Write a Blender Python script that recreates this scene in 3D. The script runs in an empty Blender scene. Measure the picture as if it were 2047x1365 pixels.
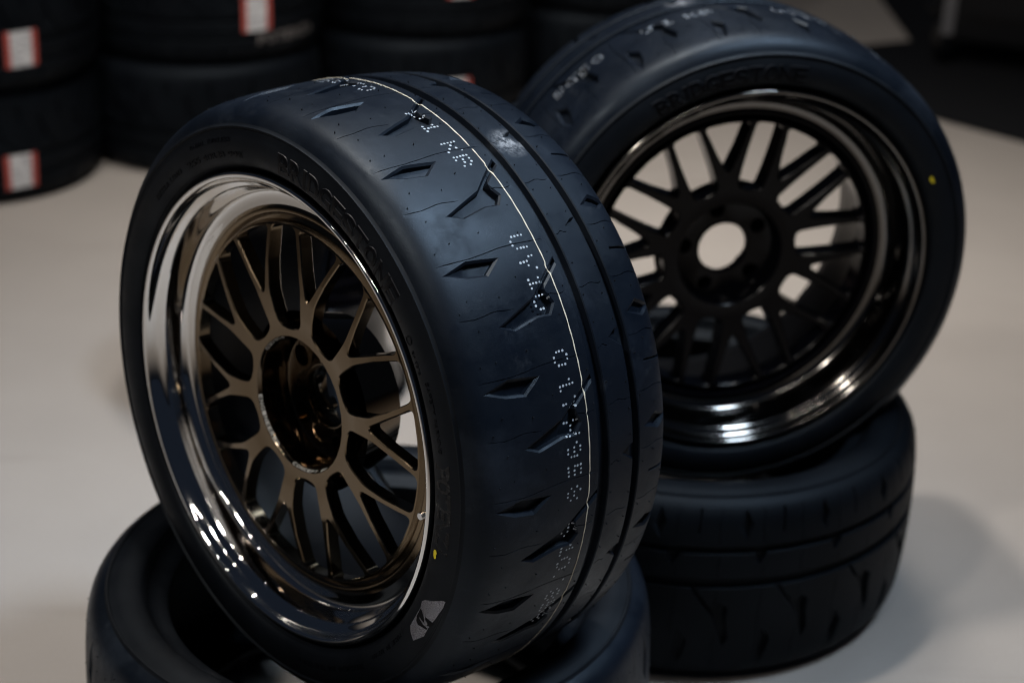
import bpy, math, random
from mathutils import Matrix, Vector
from mathutils.geometry import delaunay_2d_cdt

random.seed(7)
rad = math.radians
scn = bpy.context.scene
col = scn.collection

# ------------------------------------------------------------------ camera
CAM_H = 1.3087
RIGHT = Vector((0.999406522, 0.0, 0.034447119))
DOWN = Vector((0.031239684, -0.421371448, -0.906349924))
FWD = Vector((0.014515032, 0.906888142, -0.421121373))
cam_data = bpy.data.cameras.new('camera')
cam = bpy.data.objects.new('camera', cam_data)
col.objects.link(cam)
cam.matrix_world = Matrix(((RIGHT.x, -DOWN.x, -FWD.x, 0.0), (RIGHT.y, -DOWN.y, -FWD.y, 0.0),
                           (RIGHT.z, -DOWN.z, -FWD.z, CAM_H), (0, 0, 0, 1)))
cam_data.sensor_width = 36.0
cam_data.lens = 59.72
cam_data.clip_end = 200
cam_data.dof.use_dof = True
cam_data.dof.focus_distance = 1.56
cam_data.dof.aperture_fstop = 3.3
cam_data.dof.aperture_blades = 9
scn.camera = cam
scn.cycles.filter_width = 1.1

# ------------------------------------------------------------------ world, lamps, exposure
world = bpy.data.worlds.new('World')
scn.world = world
world.use_nodes = True
bg = world.node_tree.nodes['Background']
bg.inputs[0].default_value = (0.45, 0.62, 1.0, 1)
bg.inputs[1].default_value = 0.018
scn.view_settings.view_transform = 'Standard'
scn.view_settings.look = 'None'
scn.view_settings.exposure = 0.0
scn.view_settings.gamma = 1.0


def area(name, loc, target, size, power, color, size_y=None, spread=180):
    l = bpy.data.lights.new(name, 'AREA')
    l.energy = power
    l.color = color
    l.size = size
    if size_y:
        l.shape = 'RECTANGLE'
        l.size_y = size_y
    else:
        l.shape = 'DISK'
    l.spread = rad(spread)
    o = bpy.data.objects.new(name, l)
    col.objects.link(o)
    o.location = loc
    o.rotation_euler = (Vector(target) - Vector(loc)).to_track_quat('-Z', 'Y').to_euler()
    return o


WARM = (1.0, 0.93, 0.85)
COOL = (0.66, 0.82, 1.0)
area('key_lamp', (-0.35, 2.3, 3.5), (-0.1, 2.2, 0.0), 0.26, 52, WARM)
area('side_lamp', (-1.55, 0.1, 3.1), (-0.2, 2.2, 0.0), 0.30, 34, WARM)
area('panel_lamp', (1.42, 1.62, 3.4), (-0.05, 1.5, 0.7), 0.65, 9.0, COOL, 0.65, spread=50)
area('strip_lamp', (0.6, 2.9, 3.3), (0.3, 2.1, 0.6), 1.2, 4, COOL, 0.4, spread=80)
area('back_lamp', (0.45, 3.25, 3.3), (0.45, 3.2, 0.0), 0.5, 9, WARM, spread=60)
# small ceiling spots: seen only as points mirrored in the polished lips
for i, (x, y, z) in enumerate([(-0.45, 0.2, 3.0), (-0.2, 0.25, 3.0), (0.05, 0.3, 3.0), (0.3, 0.35, 3.0),
                               (-1.9, 1.0, 3.0), (-1.75, 0.65, 3.0), (-1.6, 0.3, 3.0), (1.3, 1.2, 3.0), (1.5, 0.9, 3.0),
                               (-1.35, 2.55, 3.05), (-1.18, 2.66, 3.05), (-1.01, 2.77, 3.05), (-0.84, 2.88, 3.05)]):
    area('ceiling_spot', (x, y, z), (x * 0.5, y + 0.5, 0), 0.06, 1.4, WARM)

# ------------------------------------------------------------------ materials


class Mat:
    def __init__(self, name, base=(0.5, 0.5, 0.5), rough=0.5, metal=0.0, spec=0.5, coat=0.0, coat_rough=0.05):
        self.m = bpy.data.materials.new(name)
        self.m.use_nodes = True
        self.t = self.m.node_tree
        self.b = self.t.nodes['Principled BSDF']
        self.b.inputs['Base Color'].default_value = (*base, 1)
        self.b.inputs['Roughness'].default_value = rough
        self.b.inputs['Metallic'].default_value = metal
        self.b.inputs['Specular IOR Level'].default_value = spec
        self.b.inputs['Coat Weight'].default_value = coat
        self.b.inputs['Coat Roughness'].default_value = coat_rough

    def n(self, kind, **kw):
        nd = self.t.nodes.new(kind)
        for k, v in kw.items():
            if k in nd.inputs:
                nd.inputs[k].default_value = v
            else:
                setattr(nd, k, v)
        return nd

    def link(self, a, b):
        self.t.links.new(a, b)

    def coords(self):
        if not hasattr(self, 'tc'):
            self.tc = self.n('ShaderNodeTexCoord')
        return self.tc.outputs['Object']

    def noise(self, scale, detail=4, rough=0.55, stretch=None):
        nz = self.n('ShaderNodeTexNoise')
        nz.inputs['Scale'].default_value = scale
        nz.inputs['Detail'].default_value = detail
        nz.inputs['Roughness'].default_value = rough
        src = self.coords()
        if stretch:
            mp = self.n('ShaderNodeMapping')
            mp.inputs['Scale'].default_value = stretch
            self.link(src, mp.inputs[0])
            src = mp.outputs[0]
        self.link(src, nz.inputs['Vector'])
        return nz.outputs['Fac']

    def ramp(self, fac, stops):
        r = self.n('ShaderNodeValToRGB')
        e = r.color_ramp.elements
        while len(e) < len(stops):
            e.new(0.5)
        for el, (p, c) in zip(e, stops):
            el.position = p
            el.color = (*c, 1) if isinstance(c, tuple) else (c, c, c, 1)
        self.link(fac, r.inputs[0])
        return r.outputs[0]

    def bump(self, fac, strength, dist=0.001):
        b = self.n('ShaderNodeBump')
        b.inputs['Strength'].default_value = strength
        b.inputs['Distance'].default_value = dist
        self.link(fac, b.inputs['Height'])
        self.link(b.outputs[0], self.b.inputs['Normal'])

    def mix(self, fac, a, b):
        mx = self.n('ShaderNodeMix', data_type='RGBA')
        self.link(fac, mx.inputs['Factor'])
        for s, v in ((6, a), (7, b)):
            if isinstance(v, tuple):
                mx.inputs[s].default_value = (*v, 1)
            else:
                self.link(v, mx.inputs[s])
        return mx.outputs[2]

    def setcol(self, s):
        self.link(s, self.b.inputs['Base Color'])

    def setrough(self, s):
        self.link(s, self.b.inputs['Roughness'])


# floor: warm grey sealed screed with faint clouding and scuffs
M_floor = Mat('floor_screed', (0.42, 0.39, 0.36), 0.62, spec=0.3)
fcol = M_floor.ramp(M_floor.noise(1.7, 6, 0.6), [(0.3, (0.310, 0.283, 0.262)), (0.7, (0.362, 0.332, 0.308))])
scuff = M_floor.ramp(M_floor.noise(4.5, 3, 0.5, (0.35, 2.6, 1)), [(0.62, 0.0), (0.78, 0.6)])
fcol = M_floor.mix(scuff, fcol, (0.24, 0.215, 0.192))
grit = M_floor.ramp(M_floor.noise(190, 5, 0.8), [(0.40, 0.0), (0.72, 0.55)])
fcol = M_floor.mix(grit, fcol, (0.29, 0.262, 0.235))
M_floor.setcol(fcol)
M_floor.bump(M_floor.noise(180, 4, 0.6), 0.12, 0.0006)

# tread rubber: blue-black, handled: smudges, dust, mould-release sheen
M_tread = Mat('tread_rubber', (0.012, 0.016, 0.024), 0.45, spec=0.24)
tn = M_tread.noise(9, 6, 0.6)
tcol = M_tread.ramp(tn, [(0.3, (0.002, 0.0034, 0.0065)), (0.62, (0.0038, 0.006, 0.011)), (0.8, (0.010, 0.013, 0.019))])
sm = M_tread.ramp(M_tread.noise(26, 7, 0.75), [(0.60, 0.0), (0.74, 0.5)])
tcol = M_tread.mix(sm, tcol, (0.028, 0.032, 0.038))
haze_ = M_tread.ramp(M_tread.noise(7.5, 8, 0.7), [(0.54, 0.0), (0.74, 0.7)])
tcol = M_tread.mix(haze_, tcol, (0.019, 0.025, 0.036))
scr = M_tread.ramp(M_tread.noise(55, 4, 0.8, (1, 1, 9)), [(0.68, 0.0), (0.76, 0.5)])
tcol = M_tread.mix(scr, tcol, (0.055, 0.062, 0.072))
# one chalky rub mark on the middle rib
vd = M_tread.n('ShaderNodeVectorMath', operation='DISTANCE')
M_tread.link(M_tread.coords(), vd.inputs[0])
vd.inputs[1].default_value = (0.1315, 0.2905, -0.050)
near = M_tread.ramp(vd.outputs['Value'], [(0.006, 1.0), (0.022, 0.0)])
mul = M_tread.n('ShaderNodeMath', operation='MULTIPLY')
M_tread.link(near, mul.inputs[0])
M_tread.link(M_tread.ramp(M_tread.noise(170, 5, 0.8), [(0.42, 0.0), (0.6, 0.9)]), mul.inputs[1])
tcol = M_tread.mix(mul.outputs[0], tcol, (0.30, 0.31, 0.33))
M_tread.setcol(tcol)
rg = M_tread.ramp(M_tread.noise(11, 9, 0.72), [(0.36, 0.27), (0.62, 0.58)])
rg2 = M_tread.ramp(M_tread.noise(60, 6, 0.75, (1, 1, 0.35)), [(0.40, 0.0), (0.66, 0.8)])
M_tread.setrough(M_tread.mix(rg2, rg, (0.44, 0.44, 0.44)))
M_tread.b.inputs['Specular Tint'].default_value = (0.72, 0.86, 1.0, 1)
M_tread.bump(M_tread.noise(700, 5, 0.75), 0.28, 0.0006)

M_side = Mat('sidewall_rubber', (0.010, 0.012, 0.016), 0.46, spec=0.20)
M_side.setcol(M_side.ramp(M_side.noise(16, 5, 0.6), [(0.3, (0.002, 0.0028, 0.0045)), (0.75, (0.0045, 0.0058, 0.0085))]))
M_side.setrough(M_side.ramp(M_side.noise(22, 5, 0.65), [(0.3, 0.45), (0.75, 0.66)]))
M_side.b.inputs['Specular Tint'].default_value = (0.8, 0.9, 1.0, 1)
M_side.bump(M_side.noise(600, 5, 0.75), 0.22, 0.0006)

M_shaded = Mat('shaded_tread_rubber', (0.0022, 0.003, 0.0048), 0.55, spec=0.11)  # darker copy of the tyre rubber: weaker light put into the colour
M_shaded.setcol(M_shaded.ramp(M_shaded.noise(9, 6, 0.6), [(0.3, (0.0016, 0.0022, 0.0036)), (0.75, (0.005, 0.0065, 0.009))]))
M_shaded.b.inputs['Specular Tint'].default_value = (0.72, 0.86, 1.0, 1)
M_letter = Mat('letter_rubber', (0.002, 0.0025, 0.004), 0.35, spec=0.08)
M_edge = Mat('letter_edge_rubber', (0.028, 0.030, 0.035), 0.28, spec=1.0)
M_glit = Mat('stippled_rubber', (0.004, 0.0045, 0.006), 0.2, spec=0.4)
M_glit.bump(M_glit.noise(650, 2, 0.8), 0.9, 0.0015)
M_line = Mat('line_paint', (0.62, 0.56, 0.44), 0.55)
M_dot = Mat('dot_ink', (0.36, 0.40, 0.45), 0.6)
M_yellow = Mat('yellow_paint', (0.75, 0.62, 0.01), 0.5)
M_foil = Mat('silver_foil', (0.55, 0.55, 0.60), 0.28, metal=1.0)
M_foil.bump(M_foil.noise(900, 2, 0.8), 0.9, 0.0012)
M_foil.setcol(M_foil.ramp(M_foil.noise(1100, 2, 0.7), [(0.35, (0.14, 0.14, 0.17)), (0.65, (0.70, 0.70, 0.76))]))

M_lip = Mat('polished_alloy', (0.86, 0.85, 0.83), 0.055, metal=1.0)
M_lip.setrough(M_lip.ramp(M_lip.noise(60, 4, 0.6), [(0.3, 0.045), (0.8, 0.085)]))
M_bronze = Mat('bronze_paint', (0.195, 0.146, 0.094), 0.14, metal=1.0)
M_bronze.bump(M_bronze.noise(1500, 2, 0.5), 0.06, 0.0003)
M_black = Mat('black_gloss_paint', (0.002, 0.002, 0.003), 0.16, spec=0.2)
M_barrel = Mat('dark_barrel_paint', (0.005, 0.005, 0.006), 0.35, spec=0.4)
M_bblack = Mat('black_chrome', (0.20, 0.19, 0.178), 0.12, metal=1.0)
M_cup = Mat('dark_bronze_gloss', (0.15, 0.115, 0.08), 0.10, metal=1.0)
M_hubtxt = Mat('engraved_white', (0.75, 0.75, 0.72), 0.5)
M_chrome = Mat('valve_metal', (0.75, 0.75, 0.75), 0.2, metal=1.0)
M_white = Mat('label_paper', (0.70, 0.71, 0.73), 0.6)
M_white.setcol(M_white.ramp(M_white.noise(60, 3, 0.7, (1, 1, 2.5)), [(0.42, (0.42, 0.43, 0.46)), (0.56, (0.72, 0.73, 0.75))]))
M_red = Mat('label_red', (0.42, 0.07, 0.055), 0.55)
M_print = Mat('faded_print', (0.16, 0.15, 0.15), 0.6)
M_shadow = Mat('shadow_black', (0.007, 0.0075, 0.009), 0.75, spec=0.15)  # near-black colour of the sheet that paints the floor shadow
M_shadow.bump(M_shadow.noise(300, 3, 0.6), 0.3, 0.001)
M_cart = Mat('cabinet_enamel', (0.003, 0.0035, 0.005), 0.35, spec=0.2)
M_grey = Mat('castor_grey', (0.10, 0.10, 0.11), 0.5)

# ------------------------------------------------------------------ mesh helpers


def mesh_obj(name, verts, faces, mat, parent=None, smooth_angle=30, merge=False):
    me = bpy.data.meshes.new(name)
    me.from_pydata(verts, [], faces)
    if merge:
        import bmesh
        bm = bmesh.new()
        bm.from_mesh(me)
        bmesh.ops.remove_doubles(bm, verts=bm.verts, dist=2e-5)
        bmesh.ops.recalc_face_normals(bm, faces=bm.faces)
        bm.to_mesh(me)
        bm.free()
    me.update()
    me.polygons.foreach_set('use_smooth', [True] * len(me.polygons))
    me.set_sharp_from_angle(angle=rad(smooth_angle))
    me.materials.append(mat.m)
    return link(name, me, parent)


def link(name, me, parent=None):
    o = bpy.data.objects.new(name, me)
    col.objects.link(o)
    if parent is not None:
        o.parent = parent
    return o


def tag(o, label, cat, group=None):
    o['label'] = label
    o['category'] = cat
    if group:
        o['group'] = group
    return o


def polar(th, a, r):
    """th in degrees from the local +Y (up), towards local +X; a along the axle; metres."""
    t = rad(th)
    return (r * math.sin(t), r * math.cos(t), a)


def lathe(profile, n=192):
    """profile: list of (a, r); returns verts, faces"""
    v, f = [], []
    m = len(profile)
    for i in range(n):
        for a, r in profile:
            v.append(polar(360.0 * i / n, a, r))
    for i in range(n):
        j = (i + 1) % n
        for k in range(m - 1):
            f.append((i * m + k, i * m + k + 1, j * m + k + 1, j * m + k))
    return v, f


def chaikin(pts, times=2):
    for _ in range(times):
        q = [pts[0]]
        for a, b in zip(pts, pts[1:]):
            q.append(tuple(0.75 * x + 0.25 * y for x, y in zip(a, b)))
            q.append(tuple(0.25 * x + 0.75 * y for x, y in zip(a, b)))
        q.append(pts[-1])
        pts = q
    return pts


def interp(x, xs, ys):
    if x <= xs[0]:
        return ys[0]
    if x >= xs[-1]:
        return ys[-1]
    lo, hi = 0, len(xs) - 1
    while hi - lo > 1:
        mid = (lo + hi) // 2
        if xs[mid] <= x:
            lo = mid
        else:
            hi = mid
    t = (x - xs[lo]) / (xs[hi] - xs[lo])
    return ys[lo] + t * (ys[hi] - ys[lo])


def inside(p, poly):
    x, y = p
    c = False
    j = len(poly) - 1
    for i in range(len(poly)):
        xi, yi = poly[i]
        xj, yj = poly[j]
        if (yi > y) != (yj > y) and x < (xj - xi) * (y - yi) / (yj - yi) + xi:
            c = not c
        j = i
    return c


def edge_dist(p, poly):
    best = 1e9
    n = len(poly)
    for i in range(n):
        ax, ay = poly[i]
        bx, by = poly[(i + 1) % n]
        dx, dy = bx - ax, by - ay
        t = max(0.0, min(1.0, ((p[0] - ax) * dx + (p[1] - ay) * dy) / (dx * dx + dy * dy + 1e-12)))
        d = math.hypot(p[0] - ax - t * dx, p[1] - ay - t * dy)
        best = min(best, d)
    return best


def poly_area(poly):
    return 0.5 * sum(poly[i][0] * poly[(i + 1) % len(poly)][1] - poly[(i + 1) % len(poly)][0] * poly[i][1] for i in range(len(poly)))


def offset_poly(poly, d):
    """positive d moves every edge inwards"""
    if poly_area(poly) < 0:
        poly = poly[::-1]
    n = len(poly)
    out = []
    for i in range(n):
        p0, p1, p2 = poly[i - 1], poly[i], poly[(i + 1) % n]
        e1 = Vector((p1[0] - p0[0], p1[1] - p0[1])).normalized()
        e2 = Vector((p2[0] - p1[0], p2[1] - p1[1])).normalized()
        n1, n2 = Vector((-e1.y, e1.x)), Vector((-e2.y, e2.x))
        b = n1 + n2
        k = b.length_squared
        b = b * (2.0 / k) if k > 0.25 else b.normalized() * 1.5
        if b.length > 2.5:
            b = b.normalized() * 2.5
        out.append((p1[0] + b.x * d, p1[1] + b.y * d))
    return out


# ------------------------------------------------------------------ tyre
R_CROWN = 0.3207
OUT = [(0, 320.7), (34, 320.2), (67, 318.4), (90, 316.2), (104, 313.8), (113, 310.8), (120, 306.2), (125, 300.2), (128.2, 294.0)]
half = chaikin(OUT, 2)
PROF = [(-a, r) for a, r in half[::-1]] + half[1:]
S = [0.0]
for (a0, r0), (a1, r1) in zip(PROF, PROF[1:]):
    S.append(S[-1] + math.hypot(a1 - a0, r1 - r0))
mid = S[len(half) - 1]
S = [s - mid for s in S]
PA = [p[0] for p in PROF]
PR = [p[1] for p in PROF]


def s_of_a(a):
    return interp(a, PA, S)


def surf(s):
    a, r = interp(s, S, PA), interp(s, S, PR)
    e = 1.0
    da = interp(s + e, S, PA) - interp(s - e, S, PA)
    dr = interp(s + e, S, PR) - interp(s - e, S, PR)
    l = math.hypot(da, dr)
    return a, r, -dr / l, da / l       # point and outward normal (in a, r)


MMDEG = math.pi / 180 * 320.0
DEG0, DEG1 = -9.9, 10.45
U = (DEG1 - DEG0) * MMDEG


def fp(deg, a):
    return ((deg - DEG0) * MMDEG, s_of_a(a))


HOCKEY = [fp(*p) for p in [(-0.35, -17.5), (2.8, 6.5), (5.75, 27.0), (9.0, 75.5), (10.3, 58.5), (9.25, 29), (9.5, 13.5), (7.6, 4.5), (5.0, 11.0), (1.25, -17.5)]]
SHORT = [fp(*p) for p in [(-1.7, 109), (-3.0, 81), (-2.05, 45), (0.55, 65), (-0.1, 87)]]
CHEV = [fp(*p) for p in [(-7.7, -80.5), (-9.6, -99), (-7.9, -121.5), (-6.3, -104)]]
SLOT = [fp(*p) for p in [(0.9, -90.5), (1.35, -89.5), (1.95, -121), (1.3, -121)]]
NOTCH = [fp(*p) for p in [(-4.5, -47.5), (-2.75, -62), (-2.5, -66), (-5.9, -66), (-5.6, -57)]]
# polygon, chamfer width, chamfer depth, wall width, floor depth
FEATS = [(HOCKEY, 2.0, 1.6, 0.5, 7.0), (SHORT, 2.4, 2.0, 0.6, 7.0), (CHEV, 2.6, 2.2, 0.6, 6.0), (SLOT, 0.4, 0.5, 0.5, 4.5), (NOTCH, 1.0, 1.0, 0.8, 5.0)]


def sipe(deg0, a0, deg1, a1, w=0.85):
    p, q = fp(deg0, a0), fp(deg1, a1)
    n = 7
    up, dn = [], []
    for i in range(n + 1):
        t = i / n
        x = p[0] + (q[0] - p[0]) * t + 1.2 * math.sin(t * 9.0 + a0)
        y = p[1] + (q[1] - p[1]) * t
        up.append((x + w / 2, y))
        dn.append((x - w / 2, y))
    return up + dn[::-1]


SIPES = [sipe(-3.35, 112, -3.5, -13), sipe(6.35, 112, 6.6, 52), sipe(6.1, 20, 6.3, -13), sipe(-3.6, -31, -3.6, -46), sipe(6.2, -31, 6.3, -62),
         sipe(-3.9, -75.5, -3.7, -122), sipe(6.0, -75.5, 6.2, -122)]
for sp_ in SIPES:
    FEATS.append((sp_, 0.40, 1.6, 0.02, 1.6))
BANDS = [(s_of_a(-30.2), s_of_a(-14.6)), (s_of_a(-74.2), s_of_a(-62.9))]


def depth_at(p):
    d = 0.0
    for lo, hi in BANDS:
        if lo < p[1] < hi:
            e = min(p[1] - lo, hi - p[1])
            d = max(d, e * 1.0 if e < 1.0 else min(6.8, 1.0 + (e - 1.0) * 4.8))
    for poly, cw, cd, ww, fd in FEATS:
        if inside(p, poly):
            e = edge_dist(p, poly)
            d = max(d, e / cw * cd if e < cw else min(fd, cd + (e - cw) / max(ww, 1e-3) * (fd - cd)))
    return d


def build_cell():
    vs, es = [], []

    def add_chain(pts, closed=False):
        i0 = len(vs)
        vs.extend(Vector(p) for p in pts)
        n = len(pts)
        for i in range(n - 1):
            es.append((i0 + i, i0 + i + 1))
        if closed:
            es.append((i0 + n - 1, i0))

    smax = S[-1]
    nx = 20
    xs = [U * i / nx for i in range(nx + 1)]
    ys = [-smax]
    while ys[-1] < smax - 0.5:
        a = interp(ys[-1], S, PA)
        ys.append(ys[-1] + (3.0 if abs(a) > 92 else 6.0))
    ys[-1] = smax
    # band lines
    blines = []
    for lo, hi in BANDS:
        for e in (0, 1.0, 2.2):
            blines += [lo + e, hi - e]
    ys = [y for y in ys if all(abs(y - b) > 1.4 for b in blines)]
    for b in blines:
        add_chain([(x, b) for x in xs])
    add_chain([(x, -smax) for x in xs])
    add_chain([(x, smax) for x in xs])
    sidey = sorted(ys + blines)
    add_chain([(0, y) for y in sidey])
    add_chain([(U, y) for y in sidey])
    for poly, cw, cd, ww, fd in FEATS:
        # resample long edges so that they follow the crown
        def dens(pl):
            out = []
            for i in range(len(pl)):
                a, b = pl[i], pl[(i + 1) % len(pl)]
                k = max(1, int(math.hypot(b[0] - a[0], b[1] - a[1]) / 7))
                for q in range(k):
                    out.append((a[0] + (b[0] - a[0]) * q / k, a[1] + (b[1] - a[1]) * q / k))
            return out
        add_chain(dens(poly), True)
        if cw > 0.45 or fd > 2:
            add_chain(dens(offset_poly(poly, cw)), True)
            add_chain(dens(offset_poly(poly, cw + ww)), True)
        else:
            n = len(poly) // 2
            add_chain([((poly[i][0] + poly[-1 - i][0]) / 2, poly[i][1]) for i in range(n)])
    for x in xs[1:-1]:
        for y in ys[1:-1]:
            p = (x, y)
            if any(inside(p, f[0]) or edge_dist(p, f[0]) < 1.2 for f in FEATS):
                continue
            vs.append(Vector(p))
    ov, oe, of, _, _, _ = delaunay_2d_cdt(vs, es, [], 0, 1e-4)
    pts = [(v.x, v.y, depth_at((v.x, v.y))) for v in ov]
    return pts, [tuple(f) for f in of]


CELL_P, CELL_F = build_cell()
# pitch sequence: 8 pitches of 20.35 deg where the photograph shows them, the rest shares what is left
PHASE0 = 27.0 + 0.35
PITCH = [20.35] * 8 + [(360 - 8 * 20.35) / 10] * 10
STARTS = []
acc = PHASE0 + DEG0 - 3 * 20.35
for p_ in PITCH:
    STARTS.append(acc)
    acc += p_


def cell_of(th):
    """angle -> (pitch index, x in mm within the cell)"""
    t = (th - STARTS[0]) % 360.0
    for k, p_ in enumerate(PITCH):
        if t < p_:
            return k, t / p_ * U
        t -= p_
    return len(PITCH) - 1, U


def tread_point(th, a_mm, lift=0.0, follow=True, maxdip=99):
    s = s_of_a(a_mm)
    _, x = cell_of(th)
    d = min(depth_at((x, s)), maxdip) if follow else 0.0
    a, r, na, nr = surf(s)
    return polar(th, (a + na * (lift - d)) / 1000, (r + nr * (lift - d)) / 1000)


def build_tread():
    v, f = [], []
    base = [(x / U, surf(y), d) for x, y, d in CELL_P]
    n = len(base)
    for k, p_ in enumerate(PITCH):
        for t, (a, r, na, nr), d in base:
            v.append(polar(STARTS[k] + t * p_, (a - na * d) / 1000, (r - nr * d) / 1000))
        o = k * n
        f.extend((q[0] + o, q[1] + o, q[2] + o) for q in CELL_F)
    return v, f


SIDE = [(128.2, 294.0), (129.6, 292.4), (131.4, 291.6), (131.6, 290.2), (130.0, 289.0), (130.4, 287.4), (132.4, 282.5), (133.6, 277.5), (134.2, 271.0), (133.6, 264.0),
        (131.8, 257.5), (128.8, 253.2), (127.6, 252.6), (126.2, 253.0), (124.4, 251.0), (121.0, 249.6), (118.0, 248.2), (115.0, 246.0)]
BEAD = [(112.5, 243.0), (109.5, 236.0), (108.8, 230.0), (106.5, 226.6), (102.0, 225.6), (97.0, 226.6), (96.0, 230.0), (101.0, 238.0), (108.5, 248.0),
        (116.0, 260.0), (121.0, 272.0), (121.5, 283.0), (117.0, 294.0), (106.0, 302.0), (88.0, 306.0), (45.0, 309.0), (0.0, 310.0)]
SIDE_A = [p[0] for p in SIDE][::-1]
SIDE_R = [p[1] for p in SIDE][::-1]


def side_a(r):
    return interp(r, SIDE_R, SIDE_A)


def casing():
    fr = [(a / 1000, r / 1000) for a, r in SIDE + BEAD]
    bk = [(-a, r) for a, r in fr[::-1]][1:]
    return lathe(fr + bk, 216)


TREAD = None
CASING = None
LETTERS = []


def text_mesh(ch, size, extrude, bevel, offset):
    cu = bpy.data.curves.new('glyph', 'FONT')
    cu.body = ch
    cu.size = size
    cu.extrude = extrude
    cu.bevel_depth = bevel
    cu.bevel_resolution = 1
    cu.offset = offset
    cu.resolution_u = 4
    o = bpy.data.objects.new('glyph', cu)
    me = bpy.data.meshes.new_from_object(o)
    bpy.data.objects.remove(o)
    return me


def curved_word(word, th0, th1, r0, height, extrude, bevel, bold, mat, name, one_mesh=False, fill=0.90, lift=0.0):
    """raised letters standing on the front sidewall between two angles, tops outwards"""
    out = []
    n = len(word)
    pool_v, pool_f = [], []
    widths = []
    for ch in word:
        widths.append({'I': 0.5, '-': 0.6, ' ': 0.6, '.': 0.4, '1': 0.7}.get(ch, 1.0))
    tot = sum(widths)
    x = 0.0
    for ch, w in zip(word, widths):
        cell0 = th0 + (th1 - th0) * x / tot
        cell1 = th0 + (th1 - th0) * (x + w) / tot
        x += w
        if ch == ' ':
            continue
        me = text_mesh(ch, 1.0, 0.0, 0.0, 0.0)
        xs = [v.co.x for v in me.vertices]
        ys = [v.co.y for v in me.vertices]
        bpy.data.meshes.remove(me)
        hx = max(max(xs) - min(xs), 1e-3)
        hy = max(max(ys) - min(ys), 1e-3)
        rim = 0.03
        me = text_mesh(ch, 1.0, 0.005, rim, bold * (0.4 if ch == 'I' else 1.0) - rim)
        vs = []
        for v in me.vertices:
            tx = (v.co.x - min(xs)) / hx
            ty = (v.co.y - min(ys)) / hy
            if ch in '-.':
                ty = v.co.y / 0.7
            g = (1 - fill) / 2
            if ch == 'I':
                tx = 0.5 + (tx - 0.5) * 0.55
            th = cell0 + (cell1 - cell0) * (g + fill * tx)
            r = r0 + height * ty
            top = v.co.z > 0.025
            vs.append(polar(th, (side_a(r) + (extrude if top else -0.35 if v.co.z > 0 else -0.9) + lift) / 1000, r / 1000))
        fs = [tuple(p.vertices) for p in me.polygons]
        tops = [all(me.vertices[i].co.z > 0.025 for i in p.vertices) for p in me.polygons]
        bpy.data.meshes.remove(me)
        if one_mesh:
            o = len(pool_v)
            pool_v += vs
            pool_f += [tuple(i + o for i in q) for q in fs]
        else:
            out.append((name, vs, fs, mat, tops))
    if one_mesh:
        out.append((name, pool_v, pool_f, mat))
    return out


FONT = {'0': ['0110', '1001', '1001', '1001', '0110'], '1': ['0010', '0110', '0010', '0010', '0111'], '5': ['1111', '1000', '1110', '0001', '1110'],
        '6': ['0110', '1000', '1110', '1001', '0110'], '7': ['1111', '0001', '0010', '0100', '0100'], '8': ['0110', '1001', '0110', '1001', '0110'],
        '9': ['0110', '1001', '0111', '0001', '0110'], 'X': ['1001', '1001', '0110', '1001', '1001'], 'Y': ['1001', '1001', '0110', '0100', '0100'],
        'U': ['1001', '1001', '1001', '1001', '0110'], 'K': ['1001', '1010', '1100', '1010', '1001'], 'B': ['1110', '1001', '1110', '1001', '1110'],
        '.': ['0000', '0000', '0000', '0000', '0100'], "'": ['0100', '0000', '0000', '0000', '0000'], 'G': ['0111', '1000', '1011', '1001', '0111']}


def dot_code():
    v, f = [], []
    code = [('5', -12.0), ('0', -8.4), ('5', -4.5), ('0', -0.7), ('Y', 12.3), ('1', 16.9), ('K', 23.0), ('B', 26.6), ('U', 44.0), ('Y', 47.9), ('1', 51.0), ('0', 54.6),
            ('0', 64.3), ('1', 68.4), ('7', 72.2), ('X', 76.1), ('9', 79.8), ('5', 83.8), ('8', 87.6), ('6', 94.8), ('1', 98.3), ('0', 101.6), ('.', 104.4), ("'", 106.2),
            ('8', 109.0), ('5', 112.2), ('8', 115.6)]
    code += [(c, 150 + 3.9 * i) for i, c in enumerate('5816')] + [(c, 190 + 3.9 * i) for i, c in enumerate('0YX1058')] + [(c, 260 + 3.9 * i) for i, c in enumerate('61085')] + [(c, 310 + 3.9 * i) for i, c in enumerate('UY10')]
    for ch, tc in code:
        for row, line in enumerate(FONT[ch]):
            for cl, bit in enumerate(line):
                if bit == '0' or random.random() < 0.04:
                    continue
                th = tc + (cl - 1.5) * 0.74 + random.uniform(-.05, .05)
                a = 9.2 + row * 3.9 + random.uniform(-.3, .3)
                rr = random.uniform(1.0, 1.35)
                o = len(v)
                c0 = []
                for q in range(7):
                    t = 2 * math.pi * q / 7
                    v.append(tread_point(th + math.cos(t) * rr / MMDEG, a + math.sin(t) * rr * 1.12, 0.22, maxdip=3.0))
                f.append(tuple(range(o, o + 7)))
    return v, f


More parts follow.
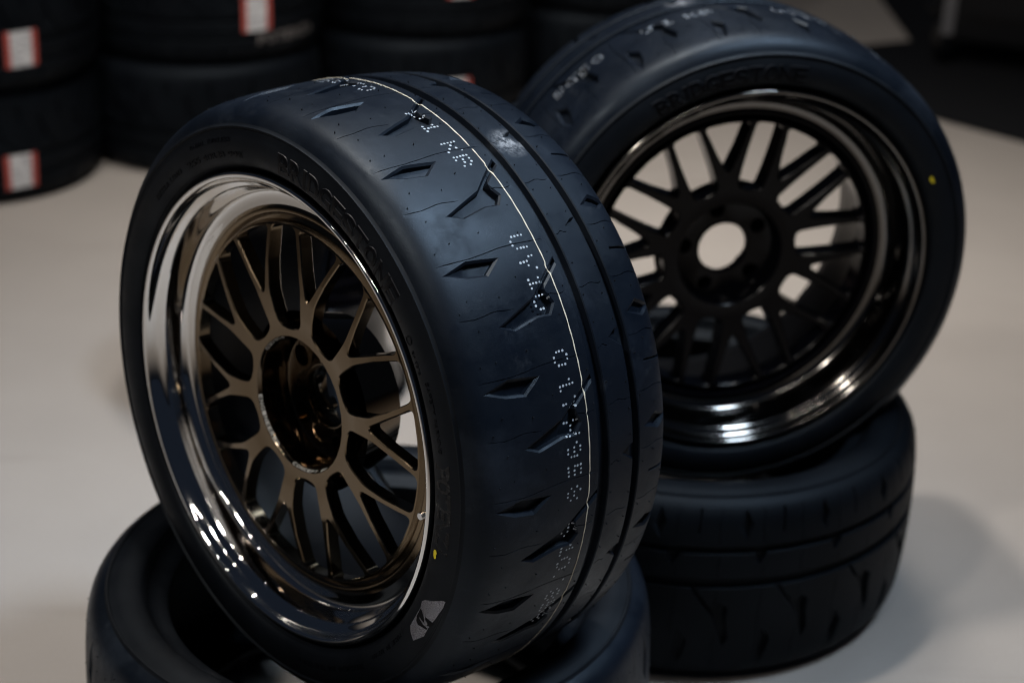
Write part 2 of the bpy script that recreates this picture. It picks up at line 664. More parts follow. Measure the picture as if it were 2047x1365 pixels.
def paint_line():
    v, f = [], []
    n = 720
    ring = []
    for i in range(n):
        th = 360.0 * i / n
        k, x = cell_of(th)
        rel = x / MMDEG + DEG0
        kink = 0.0
        if 0.9 < rel < 3.4:
            kink = 1.3 * math.sin((rel - 0.9) / 2.5 * 2 * math.pi) + 0.3
        a = -2.7 + kink + 0.22 * math.sin(th * 0.31) + 0.15 * math.sin(th * 1.7)
        w = 0.62 + 0.12 * math.sin(th * 2.3 + 1)
        ring.append((th, a, w))
    for th, a, w in ring:
        v.append(tread_point(th, a - w, 0.28, maxdip=1.6))
        v.append(tread_point(th, a, 0.5, maxdip=1.6))
        v.append(tread_point(th, a + w, 0.28, maxdip=1.6))
    for i in range(n):
        j = (i + 1) % n
        f.append((i * 3, i * 3 + 1, j * 3 + 1, j * 3))
        f.append((i * 3 + 1, i * 3 + 2, j * 3 + 2, j * 3 + 1))
    return v, f


def nubs():
    """little moulding vents on tread and shoulder"""
    v, f = [], []
    spots = [(-6.5, 88), (-6.8, 52), (-5.2, 12), (1.5, 36), (4.0, 62), (3.2, 95), (9.0, 95), (9.3, 40), (9.4, 4), (-0.8, -11), (5.2, -11.5), (-7.5, -33), (2.2, -33), (8.0, -34),
             (-7.3, -59), (3.2, -59.5), (8.3, -58), (-1.0, -78), (7.0, -78.5), (-3.0, -96), (8.5, -99), (-6.0, 104), (5.0, 106), (3.0, -112)]
    for k, p_ in enumerate(PITCH):
        for rel, a in spots:
            rel += random.uniform(-.4, .4)
            a += random.uniform(-1.5, 1.5)
            th = STARTS[k] + (rel - DEG0) / (DEG1 - DEG0) * p_
            s = s_of_a(a)
            if depth_at((cell_of(th)[1], s)) > 0.05:
                continue
            h = random.uniform(0.8, 2.0)
            lean = random.uniform(-.5, .5)
            o = len(v)
            for q in range(5):
                t = 2 * math.pi * q / 5
                v.append(tread_point(th + math.cos(t) * 0.7 / MMDEG, a + math.sin(t) * 0.7, -0.1, False))
            for q in range(5):
                t = 2 * math.pi * q / 5
                v.append(tread_point(th + (math.cos(t) * 0.45 + lean) / MMDEG, a + math.sin(t) * 0.45 + lean, h, False))
            for q in range(5):
                f.append((o + q, o + (q + 1) % 5, o + 5 + (q + 1) % 5, o + 5 + q))
            f.append(tuple(range(o + 5, o + 10)))
    return v, f


def side_patch(poly, lift, n_sub=6):
    """flat patch lying on the sidewall; poly in (theta, r mm)"""
    vs = [Vector(p) for p in poly]
    es = [(i, (i + 1) % len(poly)) for i in range(len(poly))]
    ths = [p[0] for p in poly]
    rs = [p[1] for p in poly]
    for i in range(1, n_sub):
        for j in range(1, n_sub):
            p = (min(ths) + (max(ths) - min(ths)) * i / n_sub, min(rs) + (max(rs) - min(rs)) * j / n_sub)
            if inside(p, poly):
                vs.append(Vector(p))
    ov, _, of, _, _, _ = delaunay_2d_cdt(vs, es, [], 1, 1e-4)
    v = [polar(p.x, (side_a(p.y) + lift) / 1000, p.y / 1000) for p in ov]
    return v, [tuple(q) for q in of]


def make_data():
    D = {}
    D['tread'] = build_tread()
    D['casing'] = casing()
    D['line'] = paint_line()
    D['dots'] = dot_code()
    D['nubs'] = nubs()
    D['letters'] = curved_word('BRIDGESTONE', 2.4, 45.4, 258.4, 19.6, 1.2, 0, 0.03, M_letter, 'raised_letter', fill=0.86)
    small = []
    small += curved_word('SAFETY WARNING', 62, 76, 268.5, 4.6, 0.5, 0, 0.0, M_letter, 'small_lettering', True)
    small += curved_word('RADIAL TUBELESS', -30, -14, 276.5, 4.4, 0.5, 0, 0.0, M_letter, 'small_lettering', True)
    small += curved_word('EXTRA LOAD', -50, -36, 262, 5.0, 0.6, 0, 0.01, M_letter, 'small_lettering', True)
    small += curved_word('255 40R18 99W', -33, -10, 261, 6.0, 0.6, 0, 0.01, M_letter, 'small_lettering', True)
    small += curved_word('MADE IN JAPAN', 124, 138, 262, 4.6, 0.5, 0, 0.0, M_letter, 'small_lettering', True)
    small += curved_word('TREADWEAR 200 TRACTION A', 142, 168, 266, 5.0, 0.5, 0, 0.0, M_letter, 'small_lettering', True)
    small += curved_word('E4 0212', 55.5, 60.5, 262, 3.6, 0.5, 0, 0.0, M_letter, 'small_lettering', True)
    D['small'] = small
    D['glit'] = curved_word('POTENZA', 78.4, 98, 262.5, 16.5, 0.4, 0, 0.05, M_glit, 'stippled_lettering', fill=0.97)
    # wear mark ticks and round approval mark
    v, f = [], []
    for th in (49.0, 52.2, 57.8, 61.6, 66.5, 103.5, 122.5):
        vv, ff = side_patch([(th, 259), (th + 0.28, 259), (th + 0.6, 266), (th + 0.32, 266)], 0.5, 2)
        o = len(v)
        v += vv
        f += [tuple(i + o for i in q) for q in ff]
    o = len(v)
    for i in range(28):
        t = 2 * math.pi * i / 28
        for rr, lf in ((3.6, 0.2), (4.0, 0.9), (4.5, 0.2)):
            r = 265 + rr * math.sin(t)
            v.append(polar(53.4 + rr * math.cos(t) / (265 * math.pi / 180), (side_a(r) + lf) / 1000, r / 1000))
    for i in range(28):
        j = (i + 1) % 28
        for q in range(2):
            f.append((o + i * 3 + q, o + i * 3 + q + 1, o + j * 3 + q + 1, o + j * 3 + q))
    D['ticks'] = (v, f)
    D['yellow'] = side_patch([(97.2, 263.6), (97.7, 262.8), (98.6, 263.6), (99.2, 265.4), (99.0, 267.4), (98.5, 267.9), (98.2, 267.2), (97.6, 268.0), (97.0, 266.4)], 0.9, 3)
    D['foil'] = side_patch([(111.01, 265.6), (109.98, 268.4), (106.88, 286.1), (106.75, 288.6), (108.43, 288.4), (111.93, 285.8), (115.33, 283.7), (118.08, 283.9), (121.32, 278.0), (120.15, 270.1), (119.23, 266.8), (117.82, 266.3), (112.67, 266.9)], 0.45, 8)
    D['mark'] = side_patch([(112.84, 267.4), (112.79, 270.1), (113.74, 275.1), (114.95, 278.8), (114.85, 274.7), (114.77, 270.4), (115.09, 271.9), (115.48, 278.1), (115.46, 283.3), (116.02, 283.1), (116.28, 277.8), (116.73, 273.4), (116.4, 269.8), (115.27, 267.4)], 0.75, 6)
    D['mark2'] = side_patch([(113.28, 276.3), (113.3, 280.1), (113.26, 284.2), (113.59, 286.7), (114.62, 285.2), (114.98, 281.9), (114.35, 281.1), (113.95, 277.5)], 0.75, 4)
    return D


DATA = make_data()
ME = {}


def shared(name, key, vf, mat, parent, **kw):
    if key in ME:
        return link(name, ME[key], parent)
    o = mesh_obj(name, vf[0], vf[1], mat, parent, **kw)
    ME[key] = o.data
    return o


def make_tyre(parent=None, marks='full', name='tyre'):
    t = shared(name, 'casing', DATA['casing'], M_side, parent, smooth_angle=40, merge=True)
    shared('tread', 'tread', DATA['tread'], M_tread, t, smooth_angle=24, merge=True)
    if marks == 'none':
        return t
    if marks == 'full':
        shared('painted_line', 'line', DATA['line'], M_line, t)
    if parent is not None:
        shared('dot_code', 'dots', DATA['dots'], M_dot, t)['kind'] = 'stuff'
    shared('vent_nubs', 'nubs', DATA['nubs'], M_side, t)['kind'] = 'stuff'
    for i, (nm, vs, fs, m, tops) in enumerate(DATA['letters']):
        o = shared(nm, 'L%d' % i, (vs, fs), m, t)
        if len(o.data.materials) == 1:
            o.data.materials.append(M_edge.m)
            for p, tp in zip(o.data.polygons, tops):
                p.material_index = 0 if tp else 1
    if marks == 'full':
        for i, (nm, vs, fs, m) in enumerate(DATA['small']):
            shared(nm, 'S%d' % i, (vs, fs), m, t)
        for i, (nm, vs, fs, m, tops) in enumerate(DATA['glit']):
            shared(nm, 'G%d' % i, (vs, fs), m, t)
        shared('moulded_ticks', 'ticks', DATA['ticks'], M_letter, t)['kind'] = 'stuff'
        shared('silver_emblem', 'foil', DATA['foil'], M_foil, t)
        shared('emblem_mark', 'mark', DATA['mark'], M_letter, t)
        shared('emblem_mark', 'mark2', DATA['mark2'], M_letter, t)
    if parent is not None:
        shared('yellow_mark', 'yellow', DATA['yellow'], M_yellow, t)
    return t


# ------------------------------------------------------------------ wheel disc


def round_poly(pts, radii, n=5):
    out = []
    m = len(pts)
    for i in range(m):
        p0, p1, p2 = Vector(pts[i - 1]), Vector(pts[i]), Vector(pts[(i + 1) % m])
        r = radii[i]
        e0, e2 = (p0 - p1).normalized(), (p2 - p1).normalized()
        ang = e0.angle(e2)
        d = min(r / math.tan(ang / 2), 0.48 * (p0 - p1).length, 0.48 * (p2 - p1).length)
        a, b = p1 + e0 * d, p1 + e2 * d
        for k in range(n + 1):
            t = k / n
            q = a * (1 - t) ** 2 + p1 * 2 * t * (1 - t) + b * t * t
            out.append((q.x, q.y))
    return out


def rot2(p, deg):
    """(tangential, radial) in a frame whose radial axis points to angle deg -> x, y"""
    t = rad(deg)
    return (p[0] * math.cos(t) + p[1] * math.sin(t), -p[0] * math.sin(t) + p[1] * math.cos(t))


def make_disc(parent, P, mat):
    """P: rin, rout, slot(half width in, out, r in, r out), tri(tip, half deg, r), zf(r), phase, thick"""
    wins = []
    owner = []
    ri_, ro_ = P['slot_r']
    tip, thalf, tr = P['tri']
    arc = lambda r, t: math.sqrt(max(r * r - t * t, 0))
    for k in range(10):
        up = [(h_, r_) for h_, r_ in P['slot']]
        up[-1] = (up[-1][0], arc(ro_, up[-1][0]))
        slot = [(0, ri_)] + up + [(0, ro_)] + [(-h_, r_) for h_, r_ in up[::-1]]
        rr_ = [P['fillet_in']] + [60] * (len(up) - 2) + [P['fillet_out']]
        slot = round_poly(slot, [40] + rr_ + [60] + rr_[::-1], 4)
        tw = tr * math.sin(rad(thalf))
        bow = P['bow']
        tri = [(0, tip), (tw * 0.42 + bow, tip + 0.42 * (tr - tip)), (tw * 0.75 + bow * 0.4, tip + 0.75 * (tr - tip)), (tw, arc(tr, tw)), (0, tr), (-tw, arc(tr, tw)), (-tw * 0.75 - bow * 0.4, tip + 0.75 * (tr - tip)), (-tw * 0.42 - bow, tip + 0.42 * (tr - tip))]
        tri = round_poly(tri, [4.5, 60, 60, 8.0, 80, 8.0, 60, 60], 4)
        c = P['phase'] + 36 * k
        wins.append([rot2(p, c + 18) for p in slot])
        owner.append(('slot', k))
        wins.append([rot2(p, c) for p in tri])
        owner.append(('tri', k))
    b = P['bevel']
    big = [offset_poly(w, -b) for w in wins]
    vs, es = [], []

    def chain(pts):
        i0 = len(vs)
        vs.extend(Vector(p) for p in pts)
        n = len(pts)
        es.extend((i0 + i, i0 + (i + 1) % n) for i in range(n))

    for w in big:
        chain(w)
    NR = 160
    for r in (P['rin'], P['rcut'], P['rout']):
        chain([(r * math.sin(2 * math.pi * i / NR), r * math.cos(2 * math.pi * i / NR)) for i in range(NR)])
    r = P['rin'] + 6
    while r < P['rout'] - 3:
        n = int(2 * math.pi * r / 6)
        for i in range(n):
            p = (r * math.sin(2 * math.pi * i / n), r * math.cos(2 * math.pi * i / n))
            if abs(r - P['rcut']) > 2 and not any(inside(p, w) or edge_dist(p, w) < 2.0 for w in big):
                vs.append(Vector(p))
        r += 6
    ov, _, of, _, _, _ = delaunay_2d_cdt(vs, es, [], 0, 1e-4)
    zf, th = P['zf'], P['thick']
    groups = {'hub': ([], []), 'ring': ([], []), 'spoke': ([], [])}

    def put(g, quad):
        V, F = groups[g]
        o = len(V)
        V.extend(quad)
        F.append(tuple(range(o, o + len(quad))))

    def where(x, y):
        r = math.hypot(x, y)
        if r < P['rcut']:
            return 'hub'
        if r > P['rout'] - 0.6:
            return 'ring'
        ang = (math.degrees(math.atan2(x, y)) - P['phase'] + 180) % 360 - 180
        return 'spoke' if abs(ang) < 18 else None

    P3 = lambda p, dz: (p[0] / 1000, p[1] / 1000, (zf(math.hypot(*p)) + dz) / 1000)
    for t in of:
        q = [(ov[i].x, ov[i].y) for i in t]
        c = (sum(p[0] for p in q) / 3, sum(p[1] for p in q) / 3)
        r = math.hypot(*c)
        if r < P['rin'] * 0.995 or r > P['rout'] or any(inside(c, w) for w in big):
            continue
        g = where(*c)
        if g is None:
            continue
        put(g, [P3(p, 0) for p in q])
        put(g, [P3(p, -th) for p in q[::-1]])
    for w, wb in zip(wins, big):
        if poly_area(w) < 0:
            w = w[::-1]
        n = len(w)
        for i in range(n):
            j = (i + 1) % n
            m = ((wb[i][0] + wb[j][0]) / 2, (wb[i][1] + wb[j][1]) / 2)
            g = where(*m)
            if g is None:
                continue
            put(g, [P3(wb[i], 0), P3(wb[j], 0), P3(w[j], -b), P3(w[i], -b)])
            put(g, [P3(w[i], -b), P3(w[j], -b), P3(w[j], -th + b), P3(w[i], -th + b)])
            put(g, [P3(w[i], -th + b), P3(w[j], -th + b), P3(wb[j], -th), P3(wb[i], -th)])
    hub = groups['hub']
    # cup, hub face with lug holes and centre bore
    rin, z0, zb = P['rin'], zf(P['rin']), P['zhub']
    v, f = list(hub[0]), list(hub[1])

    def add(vf):
        o = len(v)
        v.extend(vf[0])
        f.extend(tuple(i + o for i in q) for q in vf[1])

    disc = mesh_obj('hub', v, f, mat, parent, 35, True)
    v, f = [], []
    add(lathe([(a / 1000, r / 1000) for a, r in [(z0, rin), (z0 - 0.7, rin - 0.9), (z0 - 4.0, rin - 2.6), (z0 - 5.5, rin - 3.0), (zb + 3, rin - 3.6), (zb + 0.8, rin - 4.2), (zb, rin - 5.4)]], NR))
    ro_f = rin - 5.4
    rb = P['bore']
    holes = []
    for k in range(5):
        c = rot2((0, 55.0), P['lug'] + 72 * k)
        holes.append([(c[0] + P['lugr'] * math.cos(2 * math.pi * i / 28), c[1] + P['lugr'] * math.sin(2 * math.pi * i / 28)) for i in range(28)])
    vs2, es2 = [], []
    for ring_ in holes + [[(r * math.sin(2 * math.pi * i / NR), r * math.cos(2 * math.pi * i / NR)) for i in range(NR)] for r in (rb + 2.0, ro_f)]:
        i0 = len(vs2)
        vs2.extend(Vector(p) for p in ring_)
        es2.extend((i0 + i, i0 + (i + 1) % len(ring_)) for i in range(len(ring_)))
    ov2, _, of2, _, _, _ = delaunay_2d_cdt(vs2, es2, [], 0, 1e-4)
    fv, ff = [], []
    for t in of2:
        q = [(ov2[i].x, ov2[i].y) for i in t]
        c = (sum(p[0] for p in q) / 3, sum(p[1] for p in q) / 3)
        r = math.hypot(*c)
        if r < rb + 1.9 or r > ro_f or any(inside(c, h) for h in holes):
            continue
        o = len(fv)
        fv += [(p[0] / 1000, p[1] / 1000, zb / 1000) for p in q]
        ff.append((o, o + 1, o + 2))
    for h in holes:
        for i in range(28):
            j = (i + 1) % 28
            o = len(fv)
            cx_, cy_ = sum(p[0] for p in h) / 28, sum(p[1] for p in h) / 28
            def lv(p, k, dz):
                return ((cx_ + (p[0] - cx_) * k) / 1000, (cy_ + (p[1] - cy_) * k) / 1000, (zb + dz) / 1000)
            fv += [lv(h[i], 1, 0), lv(h[j], 1, 0), lv(h[j], .97, -14), lv(h[i], .97, -14), lv(h[i], .62, -20), lv(h[j], .62, -20), lv(h[j], .62, -40), lv(h[i], .62, -40)]
            ff += [(o, o + 1, o + 2, o + 3), (o + 3, o + 2, o + 5, o + 4), (o + 4, o + 5, o + 6, o + 7)]
    add((fv, ff))
    add(lathe([(a / 1000, r / 1000) for a, r in [(zb, rb + 2.0), (zb + 2.2, rb + 1.6), (zb + 2.2, rb + 0.6), (zb + 1.0, rb), (zb - 8, rb - 0.3), (zb - 14, rb + 6), (zb - 30, rb + 10), (zb - 34, 66), (zb - 30, 82), (z0 - th, 96)]], NR))
    mesh_obj('hub_cup', v, f, P['cupmat'], parent, 35, True)
    # outer ring
    zo = zf(P['rout'])
    v, f = list(groups['ring'][0]), list(groups['ring'][1])
    add(lathe([(a / 1000, r / 1000) for a, r in [(zo, P['rout']), (zo - 0.5, P['rout'] + 1.5), (zo - 7.0, P['rout'] + 4.5), (zo - 9.0, P['rout'] + 8.0), (zo - 6.0 + P['ringup'], P['rout'] + 11.0), (zo - 5.6 + P['ringup'], P['rout'] + 13.0),
                                                     (zo - 6.2 + P['ringup'], P['rout'] + 15.5), (zo - 7.2 + P['ringup'], P['rout'] + 18.5)]], NR))
    add(lathe([(a / 1000, r / 1000) for a, r in [(zo - th, P['rout']), (zo - th, P['rout'] + 18.5)]], NR))
    mesh_obj('disc_ring', v, f, mat, parent, 35, True)
    me = None
    for k in range(10):
        if me is None:
            o = mesh_obj('spoke', groups['spoke'][0], groups['spoke'][1], mat, parent, 35, True)
            me = o.data
        else:
            o = link('spoke', me, parent)
        o.rotation_euler = (0, 0, -rad(36 * k))
    return disc


def place(o, C, A):
    A = Vector(A).normalized()
    u = (Vector((0, 0, 1)) - A * A.z).normalized()
    s = u.cross(A)
    o.matrix_world = Matrix(((s.x, u.x, A.x, C[0]), (s.y, u.y, A.y, C[1]), (s.z, u.z, A.z, C[2]), (0, 0, 0, 1)))


def mm(l):
    return [(a / 1000, r / 1000) for a, r in l]


def smooth_prof(l, t=2):
    return mm(chaikin(l, t))


def hub_word(word, th0, th1, r0, r1, z0, z1, mat, parent):
    """flat lettering on the sloping edge of the hub cup, tops inwards"""
    v, f = [], []
    n = len(word)
    for i, ch in enumerate(word):
        if ch == ' ':
            continue
        me = text_mesh(ch, 1.0, 0.0, 0.0, 0.02)
        xs = [q.co.x for q in me.vertices]
        ys = [q.co.y for q in me.vertices]
        o = len(v)
        for q in me.vertices:
            tx = (q.co.x - min(xs)) / max(max(xs) - min(xs), 1e-3)
            ty = (q.co.y - min(ys)) / max(max(ys) - min(ys), 1e-3)
            th = th0 + (th1 - th0) * (i + 0.1 + 0.8 * tx) / n
            v.append(polar(th, (z0 + (z1 - z0) * ty) / 1000 + 0.0002, (r0 + (r1 - r0) * ty) / 1000 - 0.0002))
        f += [tuple(k + o for k in p.vertices) for p in me.polygons]
        bpy.data.meshes.remove(me)
    return mesh_obj('hub_lettering', v, f, mat, parent)


# ------------------------------------------------------------------ the setting
v = [(-40, -20, 0), (40, -20, 0), (40, 60, 0), (-40, 60, 0)]
fl = mesh_obj('floor', v, [(0, 1, 2, 3)], M_floor)
fl['kind'] = 'structure'

C0 = -0.01706
# ---- bronze wheel with polished lip
w1 = bpy.data.objects.new('mounted_wheel', None)
col.objects.link(w1)
w1.empty_display_size = 0.1
place(w1, (-0.13258, 1.60420, 0.50665), (-0.73509, -0.67686, 0.03872))
tag(w1, 'bronze mesh-spoke wheel with polished stepped lip and new tyre, set upright in a lying tyre', 'wheel')
t1 = make_tyre(w1, 'full')
t1.location = (0, 0, C0)
# emblem pieces are sub-parts of the tyre already
LIP1 = [(108.2, 246.0), (110.6, 246.3), (112.6, 245.2), (113.2, 243.2), (112.4, 240.9), (110.0, 239.2), (105.5, 237.8), (101.0, 235.2), (98.2, 231.6), (96.6, 229.4), (94.6, 228.0)]
LIP1b = [(94.6, 228.0), (88.0, 226.2), (80.0, 224.3), (74.2, 222.4), (71.2, 219.6), (70.2, 215.0), (70.0, 206.0)]
lip_prof = smooth_prof([(104, 244.5)] + LIP1, 2) + smooth_prof(LIP1b, 2)[1:]
mesh_obj('rim_lip', *lathe(lip_prof, 288), M_lip, w1, 28)
mesh_obj('rim_barrel', *lathe(smooth_prof([(69.0, 205.8), (60, 205.5), (40, 205), (15, 208), (-20, 214), (-80, 219), (-112, 223), (-122, 229), (-130, 238), (-138, 246), (-141, 245), (-140, 241)], 1), 192), M_barrel, w1, 30)


def zf1(r):
    return interp(r, [73, 84, 100, 120, 150, 188], [80.0, 80.6, 82.6, 83.6, 82.0, 77.5])


P1 = dict(rin=73.0, rcut=97.0, rout=188.0, bow=0.4, slot=[(17.5, 83.5), (21.8, 99.0), (26.2, 120.0), (24.6, 150.0), (20.0, 187.0)], slot_r=(80.8, 187.4), fillet_in=14, fillet_out=9, tri=(117.0, 9.8, 187.2), phase=43.7 - 36, zf=zf1, thick=15.0, bevel=1.1, cupmat=M_cup, ringup=0.0, zhub=42.0, bore=33.0, lug=14.0, lugr=12.0)
d1 = bpy.data.objects.new('wheel_disc', None)
col.objects.link(d1)
d1.parent = w1
make_disc(d1, P1, M_bronze)
hub_word('ENGINEERED', -102, -128 - 22, 72.15, 70.45, 79.75, 76.4, M_hubtxt, d1)
hub_word('CONCEPT 18', -172, -222, 72.15, 70.45, 79.75, 76.4, M_hubtxt, d1)
hub_word('FORGED', -24, -56, 72.15, 70.45, 79.75, 76.4, M_hubtxt, d1)
vs_ = bpy.data.objects.new('valve_stem', None)
vx = polar(92.9, 0.0985, 0.2335)
v, f = lathe(mm([(0, 0.01), (0, 5.5), (2.5, 5.5), (3.2, 4.2), (7.5, 4.2), (7.8, 4.8), (13, 4.8), (13.6, 4.2), (13.6, 0.01)]), 14)
bpy.data.objects.remove(vs_)
vo = mesh_obj('valve_stem', v, f, M_chrome, w1)
vo.location = polar(95.5, 0.092, 0.2235)
vo.scale = (0.8, 0.8, 0.8)

# ---- black wheel behind
s2 = 0.981
w2 = bpy.data.objects.new('mounted_wheel', None)
col.objects.link(w2)
place(w2, (0.30376, 2.09259, 0.48782), (0.23149, -0.97279, 0.00944))
w2.scale = (s2, s2, s2)
tag(w2, 'gloss black mesh-spoke wheel with black chrome lip and mounted tyre, standing behind the bronze wheel', 'wheel')
t2 = make_tyre(w2, 'some')
t2.location = (0, 0, C0)
t2.rotation_euler = (0, 0, rad(35))
LIP2b = [(94.6, 228.0), (84.0, 225.0), (68.0, 221.0), (60.0, 218.5), (56.0, 215.0), (54.2, 210.0), (53.8, 206.0)]
lip_prof2 = smooth_prof([(104, 244.5)] + LIP1, 2) + smooth_prof(LIP2b, 2)[1:]
mesh_obj('rim_lip', *lathe(lip_prof2, 288), M_bblack, w2, 28)
mesh_obj('rim_barrel', *lathe(smooth_prof([(53, 205.8), (44, 205.5), (30, 205), (5, 208), (-30, 214), (-80, 219), (-112, 223), (-122, 229), (-130, 238), (-138, 246), (-141, 245), (-140, 241)], 1), 192), M_barrel, w2, 30)


def zf2(r):
    return 50.0 - (188 - max(r, 84)) / (188 - 84) * 11.0


P2 = dict(rin=73.0, rcut=97.0, rout=188.0, bow=1.6, slot=[(16.6, 94.0), (18.4, 120.0), (19.2, 150.0), (18.8, 186.6)], slot_r=(92.0, 186.8), fillet_in=10, fillet_out=7, tri=(115.0, 9.9, 186.4), phase=-6.8, zf=zf2, thick=30.0, bevel=1.6, cupmat=M_black, ringup=10.6, zhub=10.0, bore=34.5, lug=59.0, lugr=10.5)
d2 = bpy.data.objects.new('wheel_disc', None)
col.objects.link(d2)
d2.parent = w2
make_disc(d2, P2, M_black)

def shade_tyre(t):  # swaps in the darkened rubber for tyres that should look less lit
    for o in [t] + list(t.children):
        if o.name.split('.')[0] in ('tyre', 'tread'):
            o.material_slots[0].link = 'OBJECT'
            o.material_slots[0].material = M_shaded.m


# ---- the two tyres they stand in
f1 = make_tyre(None, 'some')
f1.location = (-0.12248, 1.63042, 0.1345)
f1.rotation_euler = (0, 0, rad(200))
tag(f1, 'black tyre lying flat on the floor with the bronze wheel standing in it', 'tyre')
f2 = make_tyre(None, 'some')
f2.location = (0.27938, 2.10573, 0.1345)
f2.rotation_euler = (math.pi, 0, rad(70))
shade_tyre(f2)
tag(f2, 'black tyre lying flat on the floor under the black wheel, grooved side up', 'tyre')

# ---- bare wheel glimpsed through the bronze spokes
bw = bpy.data.objects.new('bare_wheel', None)
col.objects.link(bw)
bw.location = (-0.35, 2.63, 0.0)
bw.scale = (0.88, 0.88, 0.95)
tag(bw, 'bare black wheel lying on the floor, glimpsed between the spokes of the bronze wheel', 'wheel')
mesh_obj('rim_barrel', *lathe(smooth_prof([(2, 222), (0.5, 238), (2, 244), (8, 243), (12, 230), (30, 226), (60, 205), (120, 203), (170, 212), (196, 226), (214, 230), (220, 242), (226, 245), (229, 242), (228, 236), (216, 226), (190, 210), (120, 196), (20, 214)], 1), 128), M_black, bw, 30)
for k in range(10):
    v, f = [], []
    prof = [(-11, 0), (11, 0), (8, 22), (-8, 22)]
    for rr, zz in ((58, 150), (196, 172)):
        for px, pz in prof:
            x, y = rot2((px, rr), 36 * k)
            v.append((x / 1000, y / 1000, (zz + pz) / 1000))
    f = [(0, 1, 5, 4), (1, 2, 6, 5), (2, 3, 7, 6), (3, 0, 4, 7), (0, 3, 2, 1), (4, 5, 6, 7)]
    mesh_obj('spoke', v, f, M_black, bw)
mesh_obj('hub', *lathe(mm([(150, 34), (176, 34), (178, 40), (176, 62), (150, 66), (140, 60), (140, 34)]), 64), M_black, bw)

# ---- row of tyre stacks behind
STACKS = [(-1.17, 3.66, 'first'), (-0.69, 3.93, 'second'), (-0.21, 4.22, 'third'), (0.25, 4.53, 'fourth')]
ORD = ['bottom tyre', 'second tyre from the floor', 'third tyre from the floor', 'top tyre']
SC = (0.885, 0.885, 0.93)
TH = 0.1345 * 2 * 0.93


def sticker(tyre, world_az, a0, w_deg, h_mm):
    """paper label wrapped on the tread; world_az: direction it faces"""
    zrot = math.degrees(tyre.rotation_euler.z)
    th = 90 - (world_az - zrot)

    def patch(t0, t1, b0, b1, lift, mat, name, parent):
        v, f = [], []
        n = 8
        for i in range(n + 1):
            for b in (b0, (b0 + b1) / 2, b1):
                v.append(tread_point(t0 + (t1 - t0) * i / n, b, lift, False))
        for i in range(n):
            for q in range(2):
                f.append((i * 3 + q, i * 3 + q + 1, i * 3 + q + 4, i * 3 + q + 3))
        return mesh_obj(name, v, f, mat, parent)

    h = h_mm / 2
    s = patch(th - w_deg / 2, th + w_deg / 2, a0 - h, a0 + h, 0.8, M_white, 'paper_label', tyre)
    for t0, t1 in ((-w_deg / 2, -w_deg / 2 + w_deg * 0.17), (w_deg / 2 - w_deg * 0.17, w_deg / 2)):
        patch(th + t0, th + t1, a0 - h, a0 + h, 1.2, M_red, 'red_border', s)


def tread_word(tyre, word, world_az, a0, h, w_deg):
    zrot = math.degrees(tyre.rotation_euler.z)
    thc = 90 - (world_az - zrot)
    v, f = [], []
    for i, ch in enumerate(word):
        me = text_mesh(ch, 1.0, 0.0, 0.0, 0.03)
        xs = [q.co.x for q in me.vertices]
        wd = max(max(xs) - min(xs), 1e-3)
        o = len(v)
        for q in me.vertices:
            tx = (i + 0.1 + 0.8 * (q.co.x - min(xs)) / wd) / len(word)
            v.append(tread_point(thc + w_deg * (0.5 - tx), a0 + h * q.co.y / 0.7, 0.6, False))
        f += [tuple(k + o for k in p.vertices) for p in me.polygons]
        bpy.data.meshes.remove(me)
    mesh_obj('printed_word', v, f, M_print, tyre)


for si, (x, y, nm) in enumerate(STACKS):
    for k in range(4):
        t = make_tyre(None, 'none')
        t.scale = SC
        shade_tyre(t)
        t.location = (x + random.uniform(-.012, .012), y + random.uniform(-.012, .012), TH / 2 + TH * k + 0.001)
        t.rotation_euler = (0, 0, random.uniform(0, 6.28))
        lab = 'plain black tyre, %s in the %s stack of the back row' % (ORD[k], nm)
        stick = {(0, 0): (-54, -56), (0, 1): (-51, -36), (1, 1): (-55, -14), (2, 0): (-66, -4), (2, 1): (-66, 16)}.get((si, k))
        if stick:
            lab = 'labelled black tyre, %s in the %s stack of the back row' % (ORD[k], nm)
            sticker(t, stick[0], stick[1], 14.5, 82)
        if (si, k) == (1, 1):
            tread_word(t, 'POTENZA', -37, -88, 24, 36)
        tag(t, lab, 'tyre', 'tyres stacked in the back row')

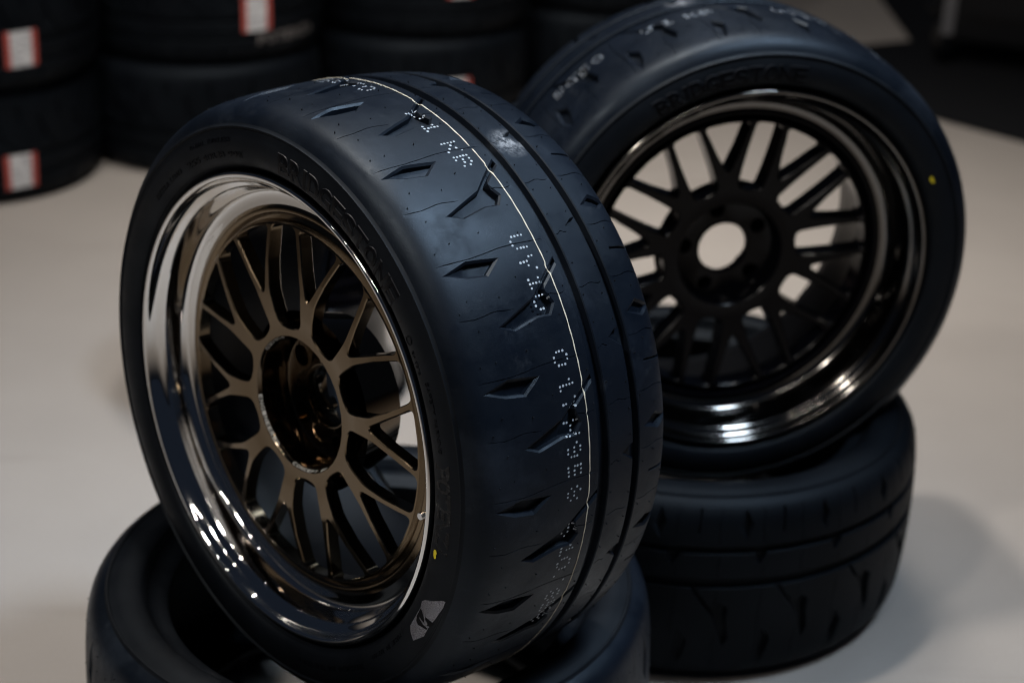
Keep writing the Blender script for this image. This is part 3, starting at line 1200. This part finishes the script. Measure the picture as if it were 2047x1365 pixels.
# ---- dark sheet standing in for floor shadow, and cabinet in the far corner
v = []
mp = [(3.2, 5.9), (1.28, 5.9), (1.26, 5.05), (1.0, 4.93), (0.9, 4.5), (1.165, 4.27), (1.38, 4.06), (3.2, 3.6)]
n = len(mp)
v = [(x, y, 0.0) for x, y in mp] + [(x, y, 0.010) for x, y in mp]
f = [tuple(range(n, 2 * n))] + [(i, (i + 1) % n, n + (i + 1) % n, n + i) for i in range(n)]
mt = mesh_obj('shadow_sheet', v, f, M_shadow)  # added sheet, painted dark in place of the shadow on the floor
tag(mt, 'dark sheet standing in for the floor shadow around the black cabinet in the far corner', 'mat')


def box(x0, x1, y0, y1, z0, z1, b=0.006):
    import bmesh
    bm = bmesh.new()
    bmesh.ops.create_cube(bm, size=1)
    for q in bm.verts:
        q.co = ((x0 + x1) / 2 + q.co.x * (x1 - x0), (y0 + y1) / 2 + q.co.y * (y1 - y0), (z0 + z1) / 2 + q.co.z * (z1 - z0))
    bmesh.ops.bevel(bm, geom=list(bm.edges), offset=b, segments=2, affect='EDGES')
    vv = [tuple(q.co) for q in bm.verts]
    bm.verts.index_update()
    ff = [tuple(q.index for q in p.verts) for p in bm.faces]
    bm.free()
    return vv, ff


cab = bpy.data.objects.new('tool_cabinet', None)
col.objects.link(cab)
cab.location = (1.71, 4.86, 0.010)
cab.rotation_euler = (0, 0, rad(-24))
tag(cab, 'black steel tool cabinet on castors standing on the dark shadow sheet', 'cabinet')
mesh_obj('body', *box(-0.36, 0.5, -0.25, 0.25, 0.075, 1.0, 0.012), M_cart, cab)
for i in range(4):
    d = mesh_obj('drawer', *box(-0.30, 0.46, -0.268, -0.251, 0.15 + i * 0.20, 0.33 + i * 0.20, 0.006), M_cart, cab)
    mesh_obj('handle', *box(-0.1, 0.26, -0.290, -0.269, 0.29 + i * 0.20, 0.31 + i * 0.20, 0.005), M_grey, d)
mesh_obj('bumper', *box(-0.43, -0.361, -0.22, -0.10, 0.12, 0.185, 0.02), M_cart, cab)
mesh_obj('edge_trim', *box(-0.37, -0.335, -0.262, -0.2505, 0.09, 0.98, 0.003), M_grey, cab)
mesh_obj('lock', *box(0.10, 0.16, -0.2795, -0.2685, 0.17, 0.23, 0.004), M_grey, cab)
for x, y in ((-0.372, -0.2), (0.44, -0.2), (-0.372, 0.2), (0.44, 0.2)):
    v, f = lathe(mm([(-16, 0.1), (-16, 50), (-11, 58), (11, 58), (16, 50), (16, 0.1)]), 28)
    c = mesh_obj('castor', v, f, M_cart, cab)
    c.location = (x, y, 0.0585)
    c.rotation_euler = (0, rad(90), rad(25))
